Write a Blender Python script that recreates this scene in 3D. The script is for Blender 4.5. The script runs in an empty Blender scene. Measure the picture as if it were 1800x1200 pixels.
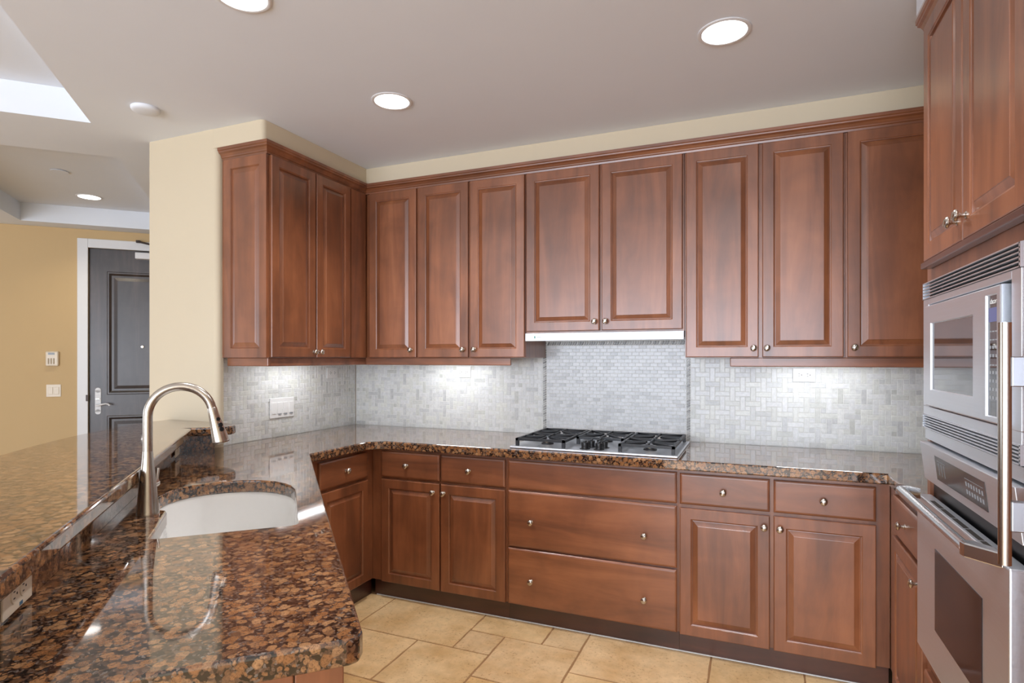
import bpy, bmesh, math, random
from mathutils import Vector, Matrix
R = math.radians
S = bpy.context.scene
COL = S.collection

# ------------------------------------------------------------------ camera
cam = bpy.data.cameras.new('camera'); camo = bpy.data.objects.new('camera', cam); COL.objects.link(camo)
camo.location = (2.648, -3.439, 1.385)
camo.rotation_euler = (R(90), 0, R(22.59))
cam.sensor_width = 36; cam.lens = 20.474; cam.shift_y = 30/1800; cam.clip_start = 0.05
S.camera = camo

# ------------------------------------------------------------------ world, exposure
w = bpy.data.worlds.new('sky'); S.world = w; w.use_nodes = True
bg = w.node_tree.nodes['Background']; bg.inputs[0].default_value = (0.86, 0.93, 1.0, 1); bg.inputs[1].default_value = 1.5
S.view_settings.view_transform = 'Standard'; S.view_settings.look = 'None'
S.view_settings.exposure = 0.10; S.view_settings.gamma = 1.0; S.view_settings.use_curve_mapping = False

def area(name, loc, rot, sx, sy, power, col=(1, 1, 1)):
    l = bpy.data.lights.new(name, 'AREA'); l.shape = 'RECTANGLE'; l.size = sx; l.size_y = sy; l.energy = power; l.color = col
    o = bpy.data.objects.new(name, l); o.location = loc; o.rotation_euler = rot; COL.objects.link(o); return o
# daylight entering through the windows behind the camera and on the dining side
area('window_daylight_south', (1.3, -7.62, 1.25), (R(98), 0, 0), 5.2, 1.9, 330, (0.84, 0.93, 1.08))
area('window_daylight_west', (-6.9, -4.2, 1.35), (R(100), 0, R(-90)), 4.2, 2.2, 60, (0.84, 0.93, 1.08))

# ------------------------------------------------------------------ materials
def newmat(name):
    m = bpy.data.materials.new(name); m.use_nodes = True
    nt = m.node_tree; b = nt.nodes['Principled BSDF']
    return m, nt, b
def N(nt, t, **k):
    n = nt.nodes.new(t)
    for a, v in k.items(): setattr(n, a, v)
    return n
def srgb(r, g, b):
    f = lambda c: (c/255/12.92) if c/255 <= .04045 else ((c/255+.055)/1.055)**2.4
    return (f(r), f(g), f(b), 1)
def ramp(nt, fac, stops, interp='LINEAR'):
    r = N(nt, 'ShaderNodeValToRGB'); r.color_ramp.interpolation = interp
    e = r.color_ramp.elements
    while len(e) < len(stops): e.new(0.5)
    for el, (p, c) in zip(e, stops): el.position = p; el.color = c
    nt.links.new(fac, r.inputs[0]); return r.outputs[0]
def mix(nt, fac, a, b, blend='MIX'):
    m = N(nt, 'ShaderNodeMix', data_type='RGBA', blend_type=blend)
    for s, v in ((m.inputs[0], fac), (m.inputs[6], a), (m.inputs[7], b)):
        if hasattr(v, 'links') or hasattr(v, 'is_linked'): nt.links.new(v, s)
        else: s.default_value = v
    return m.outputs[2]
def objcoord(nt, rnd=True, scale=(1, 1, 1)):
    tc = N(nt, 'ShaderNodeTexCoord'); mp = N(nt, 'ShaderNodeMapping'); mp.inputs['Scale'].default_value = scale
    nt.links.new(tc.outputs['Object'], mp.inputs['Vector'])
    if rnd:
        oi = N(nt, 'ShaderNodeObjectInfo'); v = N(nt, 'ShaderNodeVectorMath', operation='SCALE'); v.inputs[0].default_value = (37, 53, 71)
        nt.links.new(oi.outputs['Random'], v.inputs['Scale'])
        nt.links.new(v.outputs[0], mp.inputs['Location'])
    return mp.outputs[0]
def noise(nt, vec, scale, detail=4, rough=.55, dist=0):
    n = N(nt, 'ShaderNodeTexNoise'); n.inputs['Scale'].default_value = scale; n.inputs['Detail'].default_value = detail
    n.inputs['Roughness'].default_value = rough; n.inputs['Distortion'].default_value = dist
    nt.links.new(vec, n.inputs['Vector']); return n.outputs['Fac']
def bump(nt, b, h, strength=.1, dist=.002):
    bp = N(nt, 'ShaderNodeBump'); bp.inputs['Strength'].default_value = strength; bp.inputs['Distance'].default_value = dist
    nt.links.new(h, bp.inputs['Height']); nt.links.new(bp.outputs[0], b.inputs['Normal'])

def simple(name, col, rough=.5, metal=0, coat=0, spec=.5):
    m, nt, b = newmat(name); b.inputs['Base Color'].default_value = col; b.inputs['Roughness'].default_value = rough
    b.inputs['Metallic'].default_value = metal; b.inputs['Coat Weight'].default_value = coat; b.inputs['Specular IOR Level'].default_value = spec
    v = objcoord(nt, False); n = noise(nt, v, 60, 2)
    c = mix(nt, n, (col[0]*.97, col[1]*.97, col[2]*.97, 1), col); nt.links.new(c, b.inputs['Base Color'])
    return m

def wood(name, scale, base=(132, 78, 47), dark=(104, 60, 36), light=(154, 95, 60), rough=.42, coat=.9):
    m, nt, b = newmat(name)
    v = objcoord(nt, True, scale)
    n1 = noise(nt, v, 9, 6, .6, .6); n2 = noise(nt, objcoord(nt, True), 5.5, 3, .5, .5)
    c1 = ramp(nt, n1, [(.30, srgb(*dark)), (.52, srgb(*base)), (.74, srgb(*light))])
    c2 = ramp(nt, n2, [(.28, (.80, .78, .76, 1)), (.5, (.97, .97, .97, 1)), (.72, (1.10, 1.10, 1.08, 1))])
    c = mix(nt, 1.0, c1, c2, 'MULTIPLY')
    nt.links.new(c, b.inputs['Base Color'])
    b.inputs['Roughness'].default_value = rough; b.inputs['Coat Weight'].default_value = coat; b.inputs['Coat Roughness'].default_value = .27
    bump(nt, b, n1, .05, .001)
    return m
M = {}
M['wood'] = wood('stained_maple_vertical_grain', (1, 1, .12))
M['wood_h'] = wood('stained_maple_horizontal_grain', (.14, 1, 1))
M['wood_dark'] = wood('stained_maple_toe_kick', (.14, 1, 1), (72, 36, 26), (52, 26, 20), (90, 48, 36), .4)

def granite():
    m, nt, b = newmat('polished_brown_granite')
    v = objcoord(nt, False)
    nd = N(nt, 'ShaderNodeTexNoise'); nd.inputs['Scale'].default_value = 45; nd.inputs['Detail'].default_value = 3; nt.links.new(v, nd.inputs['Vector'])
    sc = N(nt, 'ShaderNodeVectorMath', operation='MULTIPLY_ADD'); sc.inputs[1].default_value = (.016, .016, .016)
    nt.links.new(nd.outputs['Color'], sc.inputs[0]); nt.links.new(v, sc.inputs[2])
    def voro(scale, feature='F1'):
        x = N(nt, 'ShaderNodeTexVoronoi', feature=feature); x.inputs['Scale'].default_value = scale; x.inputs['Randomness'].default_value = 1
        nt.links.new(sc.outputs[0], x.inputs['Vector']); return x
    v1 = voro(50); v2 = voro(190); v3 = voro(100)
    fine = noise(nt, v, 240, 5, .75); crys = noise(nt, v, 620, 3, .8)
    sep = N(nt, 'ShaderNodeSeparateColor'); nt.links.new(v1.outputs['Color'], sep.inputs[0])
    mott = ramp(nt, fine, [(.36, (.36, .32, .30, 1)), (.50, (1, 1, 1, 1)), (.68, (1.3, 1.27, 1.22, 1))])
    fleck = ramp(nt, crys, [(.36, (.55, .52, .50, 1)), (.46, (1, 1, 1, 1))])
    blob = ramp(nt, sep.outputs[0], [(0, srgb(128, 86, 54)), (.35, srgb(146, 102, 66)), (.7, srgb(164, 124, 88)), (1, srgb(108, 76, 54))])
    blob = mix(nt, .85, blob, mott, 'MULTIPLY'); blob = mix(nt, .6, blob, fleck, 'MULTIPLY')
    # matrix between the blobs: black and brown crystals with grey flecks
    s2 = N(nt, 'ShaderNodeSeparateColor'); nt.links.new(v2.outputs['Color'], s2.inputs[0])
    mat = ramp(nt, s2.outputs[0], [(0, srgb(20, 17, 16)), (.45, srgb(38, 30, 26)), (.62, srgb(84, 60, 46)), (.84, srgb(100, 76, 60)), (1, srgb(112, 104, 98))])
    mat = mix(nt, .8, mat, mott, 'MULTIPLY')
    # rounded blobs in two sizes with ragged dark rims
    def mask_of(vn, lo, hi, chan, p):
        a = N(nt, 'ShaderNodeMath', operation='MULTIPLY_ADD'); nt.links.new(fine, a.inputs[0]); a.inputs[1].default_value = .42; nt.links.new(vn.outputs['Distance'], a.inputs[2])
        m1 = ramp(nt, a.outputs[0], [(lo, (1, 1, 1, 1)), (hi, (0, 0, 0, 1))])
        sp = N(nt, 'ShaderNodeSeparateColor'); nt.links.new(vn.outputs['Color'], sp.inputs[0])
        m2 = ramp(nt, sp.outputs[chan], [(p, (0, 0, 0, 1)), (p+.02, (1, 1, 1, 1))])
        return mix(nt, 1.0, m1, m2, 'MULTIPLY')
    small = mask_of(v3, .58, .66, 2, .30); big = mask_of(v1, .66, .74, 1, .10)
    core = mix(nt, small, mat, mix(nt, .25, blob, srgb(110, 76, 52)))
    c = mix(nt, big, core, blob)
    # clouding at the scale of the slab
    cl = noise(nt, v, 7, 3); cc = ramp(nt, cl, [(.3, (.78, .76, .74, 1)), (.6, (1.05, 1.05, 1.05, 1))])
    c = mix(nt, 1.0, c, cc, 'MULTIPLY')
    nt.links.new(c, b.inputs['Base Color'])
    b.inputs['Roughness'].default_value = .06; b.inputs['IOR'].default_value = 1.75
    b.inputs['Coat Weight'].default_value = .5; b.inputs['Coat Roughness'].default_value = .03
    return m
M['granite'] = granite()

def paint(name, col):
    m, nt, b = newmat(name)
    v = objcoord(nt, False); n = noise(nt, v, 3, 3); c = mix(nt, n, (col[0]*.96, col[1]*.96, col[2]*.96, 1), col)
    nt.links.new(c, b.inputs['Base Color']); b.inputs['Roughness'].default_value = .75
    bump(nt, b, noise(nt, v, 140, 3), .05, .001); return m
M['ceiling'] = paint('ceiling_paint', srgb(229, 234, 241))
M['beige'] = paint('beige_wall_paint', srgb(206, 192, 166))
M['warm_lit'] = paint('entry_paint_tinted_by_light', srgb(205, 176, 130))  # yellow glow of the entry light is put into this wall colour
M['white'] = simple('white_trim_paint', srgb(225, 225, 226), .35)
M['plate'] = simple('white_plastic', srgb(238, 238, 236), .3)
M['almond'] = simple('almond_plastic', srgb(226, 212, 190), .35)
M['ceramic'] = simple('sink_ceramic', srgb(226, 224, 220), .12, coat=.3)
M['black'] = simple('black_plastic', srgb(18, 18, 20), .35)
M['iron'] = simple('cast_iron', srgb(30, 31, 34), .42)
M['dglass'] = simple('dark_glass', srgb(22, 20, 24), .04, spec=.8, coat=.5)
M['smoke'] = simple('smoked_panel', srgb(52, 50, 50), .16)
M['oglass'] = simple('oven_window_glass', srgb(30, 24, 28), .10, spec=.35)
M['mglass'] = simple('mirrored_dark_glass', srgb(40, 38, 42), .05); M['mglass'].node_tree.nodes['Principled BSDF'].inputs['IOR'].default_value = 3.2
M['slot'] = simple('dark_slot', srgb(34, 28, 22), .6)
M['brass'] = simple('brass_burner', srgb(190, 150, 90), .35, metal=1)
M['blue'] = simple('blue_sticker', srgb(60, 110, 140), .4)
M['teal'] = simple('teal_emblem', srgb(60, 130, 115), .4)
M['grey'] = simple('grey_marking', srgb(150, 155, 160), .4)
M['door_dark'] = wood('dark_stained_door_wood', (1, 1, .12), (62, 54, 53), (50, 44, 43), (84, 72, 69), .38, coat=.25)
M['dark_rubber'] = simple('dark_bronze', srgb(60, 50, 45), .4, metal=.6)

def steel(name, col, rough, scale):
    m, nt, b = newmat(name); v = objcoord(nt, False, scale)
    n = noise(nt, v, 220, 3, .6); c = mix(nt, n, tuple(x*.9 for x in col[:3])+(1,), col)
    nt.links.new(c, b.inputs['Base Color']); b.inputs['Metallic'].default_value = 1
    r = N(nt, 'ShaderNodeMapRange'); r.inputs[3].default_value = rough*.85; r.inputs[4].default_value = rough*1.2
    nt.links.new(n, r.inputs[0]); nt.links.new(r.outputs[0], b.inputs['Roughness']); return m
M['steel'] = steel('brushed_stainless_steel', srgb(212, 213, 214), .28, (1, .02, 1))
M['steel_x'] = steel('brushed_stainless_steel_panel', srgb(230, 234, 240), .40, (.02, 1, 1))
M['nickel'] = steel('brushed_nickel', srgb(198, 190, 180), .24, (1, 1, 1))
M['hood'] = simple('white_satin_metal', srgb(214, 219, 224), .3, metal=.15)

M['steel_round'] = simple('polished_stainless_bar', srgb(205, 206, 208), .24, metal=1)
M['steel_dark'] = simple('satin_steel_bracket', srgb(165, 168, 174), .34, metal=1)
def attr_mat(name, rough, bumpscale=None, coat=0.0, pit=False):
    m, nt, b = newmat(name)
    at = N(nt, 'ShaderNodeAttribute'); at.attribute_name = 'Col'
    v = objcoord(nt, False); n = noise(nt, v, 22 if pit else 55, 5, .6)
    c2 = ramp(nt, n, [(.3, (.86, .86, .86, 1)), (.7, (1.06, 1.06, 1.06, 1))])
    c = mix(nt, 1.0, at.outputs['Color'], c2, 'MULTIPLY')
    if pit:
        n2 = noise(nt, v, 70, 6, .75); n3 = noise(nt, v, 5, 3)
        c3 = ramp(nt, n2, [(.36, (.50, .38, .28, 1)), (.455, (1, 1, 1, 1))]); cl = noise(nt, v, 9, 3, .6); cf = ramp(nt, cl, [(.42, (.25, .25, .25, 1)), (.62, (1, 1, 1, 1))])
        c = mix(nt, cf, c, mix(nt, 1.0, c, c3, 'MULTIPLY'))
        c4 = ramp(nt, n3, [(.3, (.84, .74, .60, 1)), (.62, (1.05, 1.04, 1.02, 1))]); c = mix(nt, 1.0, c, c4, 'MULTIPLY')
        bump(nt, b, n2, .25, .004)
    nt.links.new(c, b.inputs['Base Color']); b.inputs['Roughness'].default_value = rough; b.inputs['Coat Weight'].default_value = coat
    return m
M['tile'] = attr_mat('marble_mosaic_tile', .3)
M['trav'] = attr_mat('travertine_floor_tile', .42, pit=True)
M['grout'] = simple('light_grout', srgb(234, 234, 230), .8)
M['fgrout'] = simple('brown_floor_grout', srgb(150, 112, 74), .85)

def emit(name, col, s):
    m, nt, b = newmat(name); b.inputs['Base Color'].default_value = (.9, .9, .9, 1)
    b.inputs['Emission Color'].default_value = col; b.inputs['Emission Strength'].default_value = s; return m
M['lamp'] = emit('lit_lamp_lens', (1, .985, .95, 1), 5)
M['screen'] = emit('lit_display', srgb(120, 125, 180), .35); M['screen'].node_tree.nodes['Principled BSDF'].inputs['Base Color'].default_value = srgb(70, 72, 100)
gl, nt_, b_ = newmat('window_glass'); b_.inputs['Transmission Weight'].default_value = 1; b_.inputs['Roughness'].default_value = 0; b_.inputs['IOR'].default_value = 1.05
M['glass'] = gl

# ------------------------------------------------------------------ mesh helpers
def box(bm, x0, x1, y0, y1, z0, z1, mi=0):
    vs = [bm.verts.new(p) for p in ((x0,y0,z0),(x1,y0,z0),(x1,y1,z0),(x0,y1,z0),(x0,y0,z1),(x1,y0,z1),(x1,y1,z1),(x0,y1,z1))]
    for f in ((0,3,2,1),(4,5,6,7),(0,1,5,4),(1,2,6,5),(2,3,7,6),(3,0,4,7)):
        fc = bm.faces.new([vs[i] for i in f]); fc.material_index = mi
def prism(bm, pts, z0, z1, top=True, bottom=True):
    lo = [bm.verts.new((x, y, z0)) for x, y in pts]; hi = [bm.verts.new((x, y, z1)) for x, y in pts]
    n = len(pts)
    for i in range(n): bm.faces.new((lo[i], lo[(i+1) % n], hi[(i+1) % n], hi[i]))
    if top: bm.faces.new(hi)
    if bottom: bm.faces.new(lo[::-1])
def tube(bm, p0, p1, r0, r1=None, n=20, caps=True):
    r1 = r0 if r1 is None else r1
    p0, p1 = Vector(p0), Vector(p1); d = (p1-p0).normalized()
    a = d.orthogonal().normalized(); b = d.cross(a)
    A = [bm.verts.new(p0+(a*math.cos(t)+b*math.sin(t))*r0) for t in [2*math.pi*i/n for i in range(n)]]
    B = [bm.verts.new(p1+(a*math.cos(t)+b*math.sin(t))*r1) for t in [2*math.pi*i/n for i in range(n)]]
    for i in range(n): bm.faces.new((A[i], A[(i+1) % n], B[(i+1) % n], B[i]))
    if caps: bm.faces.new(A[::-1]); bm.faces.new(B)
def sweep(bm, pts, radii, n=20):
    """round tube along a polyline lying in a vertical plane"""
    pts = [Vector(p) for p in pts]; rings = []
    nrm = None
    for i, p in enumerate(pts):
        t = (pts[min(i+1, len(pts)-1)]-pts[max(i-1, 0)]).normalized()
        if nrm is None: nrm = t.orthogonal().normalized()
        nrm = (nrm-t*nrm.dot(t)).normalized(); bn = t.cross(nrm)
        r = radii[i] if isinstance(radii, (list, tuple)) else radii
        rings.append([bm.verts.new(p+(nrm*math.cos(a)+bn*math.sin(a))*r) for a in [2*math.pi*k/n for k in range(n)]])
    for a, b in zip(rings, rings[1:]):
        for k in range(n): bm.faces.new((a[k], a[(k+1) % n], b[(k+1) % n], b[k]))
    bm.faces.new(rings[0][::-1]); bm.faces.new(rings[-1])
def lathe(bm, prof, n=24, M4=None, sx=1, sy=1):
    """profile of (radius, height) spun about local z"""
    M4 = M4 or Matrix.Identity(4); rings = []
    for r, z in prof:
        if r < 1e-6: rings.append([bm.verts.new(M4 @ Vector((0, 0, z)))])
        else: rings.append([bm.verts.new(M4 @ Vector((r*math.cos(2*math.pi*k/n)*sx, r*math.sin(2*math.pi*k/n)*sy, z))) for k in range(n)])
    for a, b in zip(rings, rings[1:]):
        for k in range(n):
            q = [a[k % len(a)], a[(k+1) % len(a)], b[(k+1) % len(b)], b[k % len(b)]]
            u = []
            for v in q:
                if v not in u: u.append(v)
            if len(u) > 2: bm.faces.new(u)
def ringpanel(bm, x0, x1, z0, z1, prof, close_back=None, fill=True):
    """nested rectangles on the XZ plane facing -Y; prof = (inset, y)"""
    prev = None
    for ins, y in prof:
        r = [bm.verts.new(p) for p in ((x0+ins, y, z0+ins), (x1-ins, y, z0+ins), (x1-ins, y, z1-ins), (x0+ins, y, z1-ins))]
        if prev:
            for i in range(4): bm.faces.new((prev[i], prev[(i+1) % 4], r[(i+1) % 4], r[i]))
        else: first = r
        prev = r
    if fill: bm.faces.new(prev)
    return first, prev
def make(name, bm, mat, parent=None, loc=None, rotz=None, smooth=False, bevel=None, seg=2, weld=False):
    if weld: bmesh.ops.remove_doubles(bm, verts=bm.verts, dist=1e-5)
    bmesh.ops.recalc_face_normals(bm, faces=bm.faces)
    me = bpy.data.meshes.new(name); bm.to_mesh(me); bm.free()
    for m in (mat if isinstance(mat, (list, tuple)) else [mat]): me.materials.append(m)
    o = bpy.data.objects.new(name, me); COL.objects.link(o)
    if parent is not None: o.parent = parent
    if loc is not None: o.location = loc
    if rotz is not None: o.rotation_euler = (0, 0, rotz)
    if smooth:
        for p in me.polygons: p.use_smooth = True
        try: me.set_sharp_from_angle(angle=R(smooth if smooth is not True else 40))
        except Exception: pass
    if bevel:
        b = o.modifiers.new('soft_edges', 'BEVEL'); b.width = bevel; b.segments = seg; b.limit_method = 'ANGLE'; b.angle_limit = R(35)
        b.harden_normals = False
    return o
def empty(name, loc=(0, 0, 0), rotz=0):
    o = bpy.data.objects.new(name, None); o.location = loc; o.rotation_euler = (0, 0, rotz); o.empty_display_size = .05; COL.objects.link(o); return o
def tag(o, label, cat, group=None):
    o['label'] = label; o['category'] = cat
    if group: o['group'] = group
    return o
def struct(o): o['kind'] = 'structure'; return o
def B(): return bmesh.new()
def boxobj(name, dims, mat, parent=None, bevel=None, **k):
    bm = B(); box(bm, *dims); return make(name, bm, mat, parent, bevel=bevel, **k)

# ------------------------------------------------------------------ room shell
CEIL, TRAY = 2.60, 2.76
# peninsula frame: u runs toward the camera along the front edge, v out to the dining side
UA = (.622, -1.167); UU = (.6971, -.7170); VV = (-.7170, -.6971)
def uv(u, v): return (UA[0]+UU[0]*u+VV[0]*v, UA[1]+UU[1]*u+VV[1]*v)

def poly_with_holes(bm, outer, holes, z):
    edges = []
    for loop in [outer]+holes:
        vs = [bm.verts.new((x, y, z)) for x, y in loop]
        for i in range(len(vs)): edges.append(bm.edges.new((vs[i], vs[(i+1) % len(vs)])))
    bmesh.ops.triangle_fill(bm, use_beauty=True, use_dissolve=False, edges=edges)
s2 = math.sqrt(.5)
def rect45(c, a, la, b, lb):
    return [(c[0], c[1]), (c[0]+a[0]*la, c[1]+a[1]*la), (c[0]+a[0]*la+b[0]*lb, c[1]+a[1]*la+b[1]*lb), (c[0]+b[0]*lb, c[1]+b[1]*lb)]
tray1 = rect45((-.511, -1.50), (s2, -s2), 3.4, (-s2, -s2), 2.6)
tray2 = rect45((-.905, -1.10), (-s2, -s2), 1.184, (-s2, s2), 2.212)
bm = B(); poly_with_holes(bm, [(-7, -7.5), (3.8, -7.5), (3.8, 3.6), (-7, 3.6)], [tray1, tray2], CEIL)
for t in (tray1, tray2):
    lo = [bm.verts.new((x, y, CEIL)) for x, y in t]; hi = [bm.verts.new((x, y, TRAY)) for x, y in t]
    for i in range(4): bm.faces.new((lo[i], lo[(i+1) % 4], hi[(i+1) % 4], hi[i]))
    bm.faces.new(hi)
me_c = struct(make('ceiling', bm, M['ceiling'], weld=True))

# floor: travertine in a random ashlar pattern over brown grout
def floor():
    random.seed(11)
    bm = B(); lay = bm.loops.layers.float_color.new('Col')
    U, x0, y0 = .1925, 1.31, -.583
    nx0, nx1, ny1 = -43, 13, 36
    occ = {}
    tiles = [(-3,0,3,2),(0,0,2,1),(0,1,1,1),(1,1,2,2),(2,0,1,1),(3,0,3,2),(6,0,2,2),(8,0,3,2),(-1,2,2,2),(-3,2,2,2),(3,2,2,1),(3,3,1,1),(5,2,3,2)]
    def put(i, j, a, b):
        for p in range(a):
            for q in range(b): occ[(i+p, j+q)] = 1
        shade = random.random(); r = random.uniform(.95, 1.05)
        c = [(.66, .44, .21), (.70, .49, .26), (.60, .38, .17), (.68, .48, .27)][int(shade*4)]
        c = (c[0]*r, c[1]*r, c[2]*r, 1)
        g = .0035; X0, X1 = x0+i*U+g, x0+(i+a)*U-g; Y1, Y0 = y0-j*U-g, y0-(j+b)*U+g
        X1 = min(X1, 3.79)
        if X1-X0 < .02: return
        pts = []
        # gently wavy, tumbled edges
        def edge(p, q, n):
            for k in range(n):
                t = k/n; wv = random.uniform(-.0016, .0016)
                dx, dy = q[0]-p[0], q[1]-p[1]; L = math.hypot(dx, dy)
                pts.append((p[0]+dx*t-dy/L*wv, p[1]+dy*t+dx/L*wv))
        near = abs(X0-1.7) < 2.2 and Y0 > -4.2 and X0 > -.6
        n = 8 if near else 1
        edge((X0, Y0), (X1, Y0), n); edge((X1, Y0), (X1, Y1), n); edge((X1, Y1), (X0, Y1), n); edge((X0, Y1), (X0, Y0), n)
        cx, cy = (X0+X1)/2, (Y0+Y1)/2
        lo = [bm.verts.new((x, y, -.005)) for x, y in pts]
        hi = [bm.verts.new((x+(cx-x)/max(abs(x-cx)+abs(y-cy), .01)*.002, y+(cy-y)/max(abs(x-cx)+abs(y-cy), .01)*.002, 0)) for x, y in pts]
        fs = [bm.faces.new(hi)]
        for k in range(len(pts)): fs.append(bm.faces.new((lo[k], lo[(k+1) % len(pts)], hi[(k+1) % len(pts)], hi[k])))
        for f in fs:
            for l in f.loops: l[lay] = c
    for t in tiles: put(*t)
    for j in range(-22, ny1):
        for i in range(nx0, nx1):
            if (i, j) in occ: continue
            if j < 0 and i > -10: continue
            opts = [(3, 2), (2, 2), (2, 3), (2, 1), (1, 1), (1, 2), (2, 2), (3, 2)]
            random.shuffle(opts)
            for a, b in opts+[(1, 1)]:
                if all((i+p, j+q) not in occ for p in range(a) for q in range(b)): put(i, j, a, b); break
    bmesh.ops.recalc_face_normals(bm, faces=bm.faces)
    n0 = len(bm.faces)
    vs = [bm.verts.new(p) for p in ((-7, -7.5, -.0025), (3.8, -7.5, -.0025), (3.8, 3.6, -.0025), (-7, 3.6, -.0025))]
    f = bm.faces.new(vs); f.material_index = 1
    me = bpy.data.meshes.new('floor'); bm.to_mesh(me); bm.free(); me.materials.append(M['trav']); me.materials.append(M['fgrout'])
    o = bpy.data.objects.new('floor', me); COL.objects.link(o); struct(o)
floor()

# walls
def wallbox(name, d, mat):
    return struct(boxobj(name, d, mat))
wallbox('wall_back', (-.05, 3.92, .0065, .12, 0, CEIL), M['beige'])
wallbox('wall_right', (3.80, 3.92, -7.5, .0065, 0, CEIL), M['beige'])
# left wall: a thick block whose near corner is bullnosed
pts = [(-.49, -1.20)]
for k in range(7):
    a = R(-90+90*k/6); pts.append((.0+.03*math.cos(a), -1.17+.03*math.sin(a)))
pts += [(.03, -1.158), (-.0065, -1.158), (-.0065, .0065), (-.05, .0065), (-.05, 2.6), (-.49, 2.6)]
bm = B(); prism(bm, pts, 0, CEIL); struct(make('wall_left', bm, M['beige'], smooth=True))
# soffit over the upper cabinets (drops from the ceiling to the top of the crown)
SOF = 2.497
bm = B()
pts = [(.0, -1.2)]
for k in range(5):
    a = R(-90+90*k/4); pts.append((.325+.025*math.cos(a), -1.175+.025*math.sin(a)))
pts += [(.35, -.35), (3.8, -.35), (3.8, .0), (0, .0)]
prism(bm, pts, SOF, CEIL-.0005); struct(make('trim_1', bm, M['beige'], smooth=True))
# soffit over the tall oven cabinet
bm = B(); pts = [(3.79, -1.155), (3.79, -3.1), (3.135, -3.1)]
for k in range(5):
    a = R(180-90*k/4); pts.append((3.165+.03*math.cos(a), -1.185+.03*math.sin(a)))
prism(bm, pts, SOF, CEIL-.0005); struct(make('trim_2', bm, M['ceiling'], smooth=True))

# entry wall at 45 degrees, with the door
HP = Vector((-3.63, -.40, 0)); HR = R(45)
ew = empty('wall_entry', HP, HR); struct(ew)
def hall(name, d, mat, bevel=None): 
    o = boxobj(name, d, mat, bevel=bevel); o.location = HP; o.rotation_euler = (0, 0, HR); return o
DO0, DO1, DH = .690, 1.566, 2.432
bm = B(); box(bm, .03, DO0, 0, .14, 0, CEIL-.001); box(bm, DO1, 4.3, 0, .14, 0, CEIL-.001); box(bm, DO0, DO1, 0, .14, DH, CEIL-.001)
make('wall_face', bm, M['warm_lit'], ew)
bm = B(); box(bm, -.11, .03, 0, 2.2, 0, CEIL-.001); o = make('wall_entry_return', bm, M['warm_lit']); o.location = HP; o.rotation_euler = (0, 0, HR); struct(o)
# casing
bm = B()
box(bm, DO0-.080, DO0+.004, -.018, 0, 0, DH+.080); box(bm, DO1-.004, DO1+.080, -.018, 0, 0, DH+.080); box(bm, DO0+.004, DO1-.004, -.018, 0, DH-.004, DH+.080)
o = make('trim_3', bm, M['white'], bevel=.004); o.location = HP; o.rotation_euler = (0, 0, HR); struct(o)
o['label'] = 'white painted casing around the dark entry door'
door = empty('door_1', HP, HR); struct(door)
bm = B(); x0, x1 = DO0+.006, DO1-.006
# slab with two recessed raised panels
def panelled(bm, x0, x1, z0, z1, openings, y, th):
    xs = sorted({x0, x1}|{a for o in openings for a in o[:2]}); zs = sorted({z0, z1}|{a for o in openings for a in o[2:]})
    for a, b in zip(xs, xs[1:]):
        for c, d in zip(zs, zs[1:]):
            if any(o[0] <= a and b <= o[1] and o[2] <= c and d <= o[3] for o in openings): continue
            v = [bm.verts.new(p) for p in ((a, y, c), (b, y, c), (b, y, d), (a, y, d))]; bm.faces.new(v)
    for o in openings:
        ringpanel(bm, o[0], o[1], o[2], o[3], [(0, y), (.006, y-.006), (.018, y-.006), (.030, y+.006), (.036, y+.012), (.055, y+.012), (.085, y+.004)])
    v = [bm.verts.new(p) for p in ((x0, y, z0), (x1, y, z0), (x1, y+th, z0), (x0, y+th, z0), (x0, y, z1), (x1, y, z1), (x1, y+th, z1), (x0, y+th, z1))]
    for f in ((0, 1, 2, 3), (4, 7, 6, 5), (1, 5, 6, 2), (0, 3, 7, 4), (3, 2, 6, 7)): bm.faces.new([v[i] for i in f])
panelled(bm, x0, x1, .01, DH-.006, [(x0+.14, x1-.14, 1.04, 2.215), (x0+.14, x1-.14, .24, .84)], .02, .045)
make('door_slab', bm, M['door_dark'], door, weld=True)
# lever handle on a long plate
bm = B(); prism(bm, [(.743, .012), (.790, .012), (.790, .02), (.743, .02)], .88, 1.085)
lathe(bm, [(0, 0), (.0235, 0), (.0235, .008), (0, .008)], 20, Matrix.Translation((.7665, .02, 1.085)) @ Matrix.Rotation(R(90), 4, 'X'))
lathe(bm, [(0, 0), (.0235, 0), (.0235, .008), (0, .008)], 20, Matrix.Translation((.7665, .02, .88)) @ Matrix.Rotation(R(90), 4, 'X'))
pl = make('handle_plate', bm, M['white'], door)
bm = B(); sweep(bm, [(.767, .012, .945), (.767, -.03, .945), (.785, -.042, .945), (.81, -.045, .953), (.84, -.045, .958), (.862, -.045, .953), (.872, -.045, .94)], [.010, .010, .009, .008, .007, .007, .008], 12)
make('lever', bm, M['white'], pl, smooth=True)
bm = B(); box(bm, .752, .782, -.006, .012, 1.0, 1.008); make('thumb_turn', bm, M['nickel'], pl)
bm = B(); lathe(bm, [(0, 0), (.013, 0), (.013, .008), (0, .01)], 20, Matrix.Translation((1.128, .02, 1.50)) @ Matrix.Rotation(R(90), 4, 'X')); make('peephole', bm, M['nickel'], door, smooth=True)
bm = B(); box(bm, DO0-.012, DO0+.006, -.019, -.016, .985, 1.045); make('strike_plate', bm, M['dark_rubber'], door)
cl = empty('door_closer', HP, HR); tag(cl, 'white overhead door closer box at the top of the dark entry door', 'door closer')
bm = B(); box(bm, 1.076, 1.33, -.045, .0195, 2.345, 2.405); make('closer_body', bm, M['white'], cl, bevel=.004)
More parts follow.
